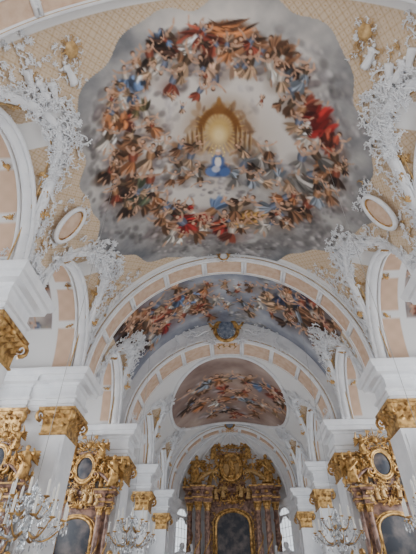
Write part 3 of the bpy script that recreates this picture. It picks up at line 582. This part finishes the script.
# ------------------------------------------------------------------ altars
def altar(name,cx,yb,S,xs,cols,seed,pw=.85,body=MA,xwid=1.9):
    mb=MB(); r=random.Random(seed); z0=-1.6; big=xs>1.25
    def lx(x): return cx+x*S*xs
    def b(x0,x1,d0,d1,za,zb,m): mb.box(lx(x0),lx(x1),yb-d1*S,yb-d0*S,z0+za*S,z0+zb*S,m)
    def lf(x,d,hx,hy,prof,m): mb.loft(lx(x),yb-d*S,hx*S,hy*S,[(z0+z*S,o*S) for z,o in prof],m)
    lf(0,.6,xwid*xs,.55,[(0,.1),(.15,.1),(.15,0),(.3,0)],GR)
    lf(0,.9,1.1*xs,.4,[(.3,0),(.35,-.03),(1.1,-.03),(1.2,.06),(1.3,.08)],body)
    lf(0,.35,xwid*xs*.95,.3,[(.3,0),(1.5,0),(1.6,.07),(1.7,.07)],body)
    b(-.7,.7,.66,.72,1.45,1.65,GO)
    bw=1.15 if big else 1.4
    b(-bw,bw,.05,.22,1.7,6.0,body)
    a=np.linspace(0,pi,15); hw=pw*xs*S; ztop=z0+4.9*S
    o=np.array([(-hw,z0+2.0*S)]+[(-hw*math.cos(t),ztop+hw*.75*math.sin(t)) for t in a]+[(hw,z0+2.0*S)])
    P3=np.stack([cx+o[:,0],np.full(len(o),yb-.27*S),o[:,1]],-1); bs=P3.copy(); bs[:,2]=z0+2.0*S
    mb.add(np.vstack([P3,bs]),gridf(2,len(P3)),PT,False)
    mb.add(*sweep(P3,.09*S,8,up=(0,1,0)),GO); mb.add(*sweep(np.array([P3[0],(P3[0]+P3[-1])/2,P3[-1]]),.09*S,8,up=(0,1,0)),GO)
    P4=P3.copy(); P4[:,0]=cx+(P4[:,0]-cx)*1.14; P4[:,2]=P4[:,2]+.1*S; mb.add(*sweep(P4,.04*S,6,up=(0,1,0)),GO)
    for (x,d,rr) in cols:
        for sx in(-1,1):
            mb.loft(lx(sx*x),yb-d*S,rr*1.6*S,rr*1.6*S,[(z0+1.7*S,0),(z0+2.2*S,0),(z0+2.22*S,.04*S),(z0+2.3*S,.04*S)],body)
            round_col(mb,lx(sx*x),yb-d*S,z0+2.3*S,z0+5.95*S,rr*S)
            lf(sx*x,d,rr*1.5,rr*1.5,[(5.95,0),(6.1,0),(6.12,.04),(6.3,.04),(6.32,.0),(6.5,0),(6.55,.08),(6.7,.16),(6.75,.18)],body)
            lf(sx*x,d,rr*1.5,rr*1.5,[(6.12,.05),(6.2,.05)],GO); lf(sx*x,d,rr*1.5,rr*1.5,[(6.66,.17),(6.73,.19)],GO)
            q=np.linspace(0,1,30); Pp=np.stack([lx(sx*x)+rr*S*1.02*np.cos(q*9),yb-d*S+rr*S*1.02*np.sin(q*9),z0+S*(2.55+2.6*q)],-1); mb.add(*sweep(Pp,S*.035,5),GO)
            orn(mb,T_F,(lx(sx*x),yb-(d+rr*1.6)*S,z0+6.35*S),(0,-1,0),(1,0,0),0,.25*S,GO,1.4)
    lf(0,.2,bw*xs,.12,[(5.95,0),(6.1,0),(6.12,.04),(6.5,.0),(6.6,.1),(6.72,.15)],body)
    for sx in(-1,1):
        q=np.linspace(0,1,22); Pp=np.stack([lx(0)+sx*S*xs*(1.75-1.15*q**.8),np.full(22,yb-.5*S),z0+S*(6.8+.75*np.sin(q*pi*.62))],-1)
        mb.add(*sweep(Pp,S*.10,8,up=(0,1,0),flat=2.0),GL if big else body); mb.add(*sweep(Pp+np.array([0,-.1*S,.1*S]),S*.045,6,up=(0,1,0)),GO)
        mb.add(VOL[0]*S*1.6*np.array([sx,1.5,1]),VOL[1],GO,p=(lx(sx*.62),yb-.55*S,z0+7.45*S))
        mb.add(VOL[0]*S*1.3*np.array([-sx,1.5,1]),VOL[1],GO,p=(lx(sx*1.78),yb-.5*S,z0+6.98*S))
        q=np.linspace(0,1,16); Pp=np.stack([lx(0)+sx*S*xs*(.95-.45*np.sin(q*pi/2)+.1*np.sin(q*2*pi)),np.full(16,yb-.3*S),z0+S*(6.9+1.9*q)],-1); mb.add(*sweep(Pp,S*(.14-.06*q),8,up=(0,1,0)),GO)
        st=STAT[r.randrange(4)]; mb.add(st[0]*S*np.array([2.1*sx,2.1,2.1]),st[1],PL if big else GO,p=(lx(sx*(xwid+.02)),yb-.55*S,z0+2.0*S))
        lf(sx*(xwid+.02),.55,.22,.22,[(1.2,-.1),(1.6,.0),(1.9,.03),(2.0,.06)],GO)
        st=STAT[4+r.randrange(3)]; mb.add(st[0]*S*np.array([1.6*sx,1.6,1.6]),st[1],GO,p=(lx(sx*1.5),yb-.5*S,z0+6.9*S))
        st=STAT[4+r.randrange(3)]; mb.add(st[0]*S*np.array([1.1*sx,1.1,1.1]),st[1],GO,p=(lx(sx*.72),yb-.45*S,z0+8.3*S))
        V,F=lathe([(.02,0),(.12,.02),(.05,.1),(.14,.25),(.16,.36),(.07,.48),(.1,.55),(.03,.62),(.0,.8)],10); mb.add(V*S*.9,F,GO,p=(lx(sx*1.98),yb-.4*S,z0+6.75*S))
    lf(0,.2,.55*xs,.12,[(6.7,.05),(7.0,0),(8.5,-.05),(8.6,.1),(8.7,.12)],body)
    t_=np.linspace(0,2*pi,33); zc=z0+7.85*S
    for rr,w,d in((1,.10,.42),(.84,.05,.46)):
        ov=np.stack([cx+.52*S*rr*np.cos(t_)*min(xs,1.2),np.full(33,yb-d*S),zc+.72*S*rr*np.sin(t_)],-1); mb.add(*sweep(ov,w*S,8,up=(0,1,0)),GO)
    V,F=ellips((0,0,0),(.50*S*min(xs,1.2),.06*S,.70*S),20,10); mb.add(V,F,GL if big else PT,p=(cx,yb-.38*S,zc))
    if big:
        st=STAT[4]; mb.add(st[0]*S*1.15,st[1],GO,p=(cx,yb-.5*S,zc-.6*S))
    for k in range(26):
        a=k*2*pi/26; rr=r.uniform(.95,1.25); orn(mb,TS[k%6],(cx+.70*S*min(xs,1.2)*math.cos(a)*rr,yb-.40*S,zc+.9*S*math.sin(a)*rr),(0,-1,0),(1,0,0),a-pi/2,S*r.uniform(.2,.34),GO,1.5)
    zt=z0+9.0*S
    for k in range(13):
        a=pi*(k-.0)/12; L=S*(.6 if k%2 else .85); q=np.linspace(.15,1,4); Pp=np.stack([cx+L*q*np.cos(a),np.full(4,yb-.3*S),zt+L*q*np.sin(a)],-1); mb.add(*sweep(Pp,[S*.04,S*.04,S*.025,S*.008],5,up=(0,1,0)),GO)
    V,F=ellips((0,0,0),(.2*S,.14*S,.2*S),10,8); mb.add(V,F,GO,p=(cx,yb-.32*S,zt+.1*S))
    for sx in(-1,1):
        for T,dx,dz,an,sc in((T_C,.45,.0,1,.35),(T_S,.7,-.35,2.4,.35),(T_F,.3,.45,-.5,.3),(T_J,1.1,-1.5,-1.2,.4),(T_J,1.3,-1.0,1.2,.35),(T_C,.35,-2.55,2.2,.35),(T_F,.9,-2.5,.5,.35),(T_C,1.0,-.7,.3,.3),(T_S,1.5,-1.9,.9,.35),(T_F,1.75,-1.5,-.5,.28),(T_C,.6,-1.0,1.,.3)):
            orn(mb,T,(cx+sx*dx*S*xs,yb-.42*S,zt+dz*S),(0,-1,0),(1,0,0),an*sx,sc*S,GO,1.5,mir=sx<0)
        for k in range(10): orn(mb,TS[k%6],(lx(sx*(pw+.14+.08*math.sin(k*2))),yb-.36*S,z0+S*(2.2+.36*k)),(0,-1,0),(1,0,0),k*1.3,.22*S,GO,1.3)
        for k in range(22): orn(mb,r.choice(TS),(lx(sx*r.uniform(.2,1.9)),yb-.66*S,z0+S*r.uniform(5.8,7.2)),(0,-1,.2),(1,0,0),r.uniform(0,6),r.uniform(.15,.25)*S,GO if k%3 else GL,1.4)
        for k in range(3): st=STAT[4+k]; mb.add(st[0]*S*.65*np.array([sx,1,1]),st[1],GL,p=(lx(sx*(.35+.3*k)),yb-.7*S,z0+S*(6.2-.1*k)))
        for k in range(3): st=STAT[4+k]; mb.add(st[0]*S*.55*np.array([sx,1,1]),st[1],GO,p=(lx(sx*(.62+.3*k)),yb-.55*S,z0+S*(8.0-.45*k)))
    orn(mb,T_F,(cx,yb-.4*S,z0+5.95*S),(0,-1,0),(1,0,0),0,.6*S,GO,1.5); orn(mb,T_C,(cx-.3*S,yb-.4*S,z0+6.1*S),(0,-1,0),(1,0,0),.5,.5*S,GO,1.5); orn(mb,T_C,(cx+.3*S,yb-.4*S,z0+6.1*S),(0,-1,0),(1,0,0),-.5,.5*S,GO,1.5,True)
    for q in(-.8,-.45,.45,.8):
        V,F=lathe([(.09,0),(.09,.03),(.03,.1),(.05,.25),(.02,.4),(.06,.5),(.02,.52),(.02,.85),(0,.88)],8); mb.add(V*S,F,GO,p=(lx(q),yb-.95*S,z0+1.3*S))
    mb.finish(name)
sidecols=[(1.12,.5,.15),(1.5,.38,.13)]
for sx in(-1,1):
    altar('side_altar',sx*8.9,26.1,1.12,1.06,sidecols,20+sx)
    altar('side_altar',sx*10.3,18.4,.90,1.0,sidecols,30+sx)
altar('high_altar',0,48.3,1.89,1.36,[(1.02,.62,.17),(1.38,.8,.17),(1.74,.5,.16)],41,pw=.70,xwid=2.0)
# ------------------------------------------------------------------ chandeliers
def chandelier(x,y,zc,S,ztop):
    mb=MB()
    mb.add(*sweep([(x,y,zc+.9*S),(x,y,(zc+ztop)/2),(x,y,ztop)],.009,5,up=(0,1,0)),IR)
    V,F=lathe([(.001,-.55),(.06,-.5),(.1,-.42),(.03,-.33),(.12,-.2),(.16,-.08),(.07,.05),(.03,.15),(.10,.28),(.12,.38),(.04,.5),(.03,.62),(.08,.72),(.03,.82),(.01,.9)],12); mb.add(V*S,F,CR,p=(x,y,zc))
    for tier,(na,rad,zb) in enumerate(((12,.80,-.1),(8,.5,.32))):
        for i in range(na):
            a=i*2*pi/na+.2*tier; q=np.linspace(0,1,12); rr=.08+(rad-.08)*q; zz=zb-.22*np.sin(q*pi*1.05)+.14*q
            Pp=np.stack([rr,0*q,zz],-1); T=rotz(a)*S
            mb.add(*sweep(Pp,.024+.008*np.sin(q*6),6,up=(0,1,0)),GO if i%2 else CR,T=T,p=(x,y,zc))
            V,F=lathe([(.01,0),(.07,.03),(.075,.045),(.025,.05),(.022,.07)],8); mb.add(V+np.array([rad,0,zb+.14]),F,GO,T=T,p=(x,y,zc))
            V,F=lathe([(.028,.05),(.026,.36),(.008,.38),(.002,.41)],6); mb.add(V+np.array([rad,0,zb+.14]),F,CA,T=T,p=(x,y,zc))
            for k,(dr,dz) in enumerate(((rad,zb+.06),(rad*.8,zb-.1),(rad*.55,zb-.2),(rad+.06,zb+.1),(rad-.06,zb+.1))):
                V,F=ellips((dr,0,dz-.07),(.022,.022,.065),5,4); mb.add(V,F,CR,False,T=T,p=(x,y,zc))
            for k in range(9):
                q_=k/8; V,F=ellips((rad*(1-q_)+.06,0,zb+.1+(.72-zb-.1)*q_-.12*math.sin(q_*pi)),(.022,.022,.028),5,4); mb.add(V,F,CR,False,T=T,p=(x,y,zc))
    mb.finish('chandelier')
for sx in(-1,1):
    chandelier(sx*5.1,11.2,1.85,1.15,float(B1(5.1)))
    chandelier(sx*4.85,22.0,3.1,1.35,float(B2(4.85)))
# ------------------------------------------------------------------ world + camera
w=bpy.data.worlds.new('world'); bpy.context.scene.world=w; w.use_nodes=True
bg=w.node_tree.nodes['Background']; bg.inputs[0].default_value=(.8,.88,1,1); bg.inputs[1].default_value=.6
cam=bpy.data.cameras.new('camera'); co=bpy.data.objects.new('camera',cam); bpy.context.scene.collection.objects.link(co)
cam.sensor_fit='VERTICAL'; cam.sensor_height=36; cam.lens=36*FPX/554; cam.clip_end=200
co.location=(0,0,EYE); co.rotation_euler=(pi/2+PITCH,0,YAW); bpy.context.scene.camera=co
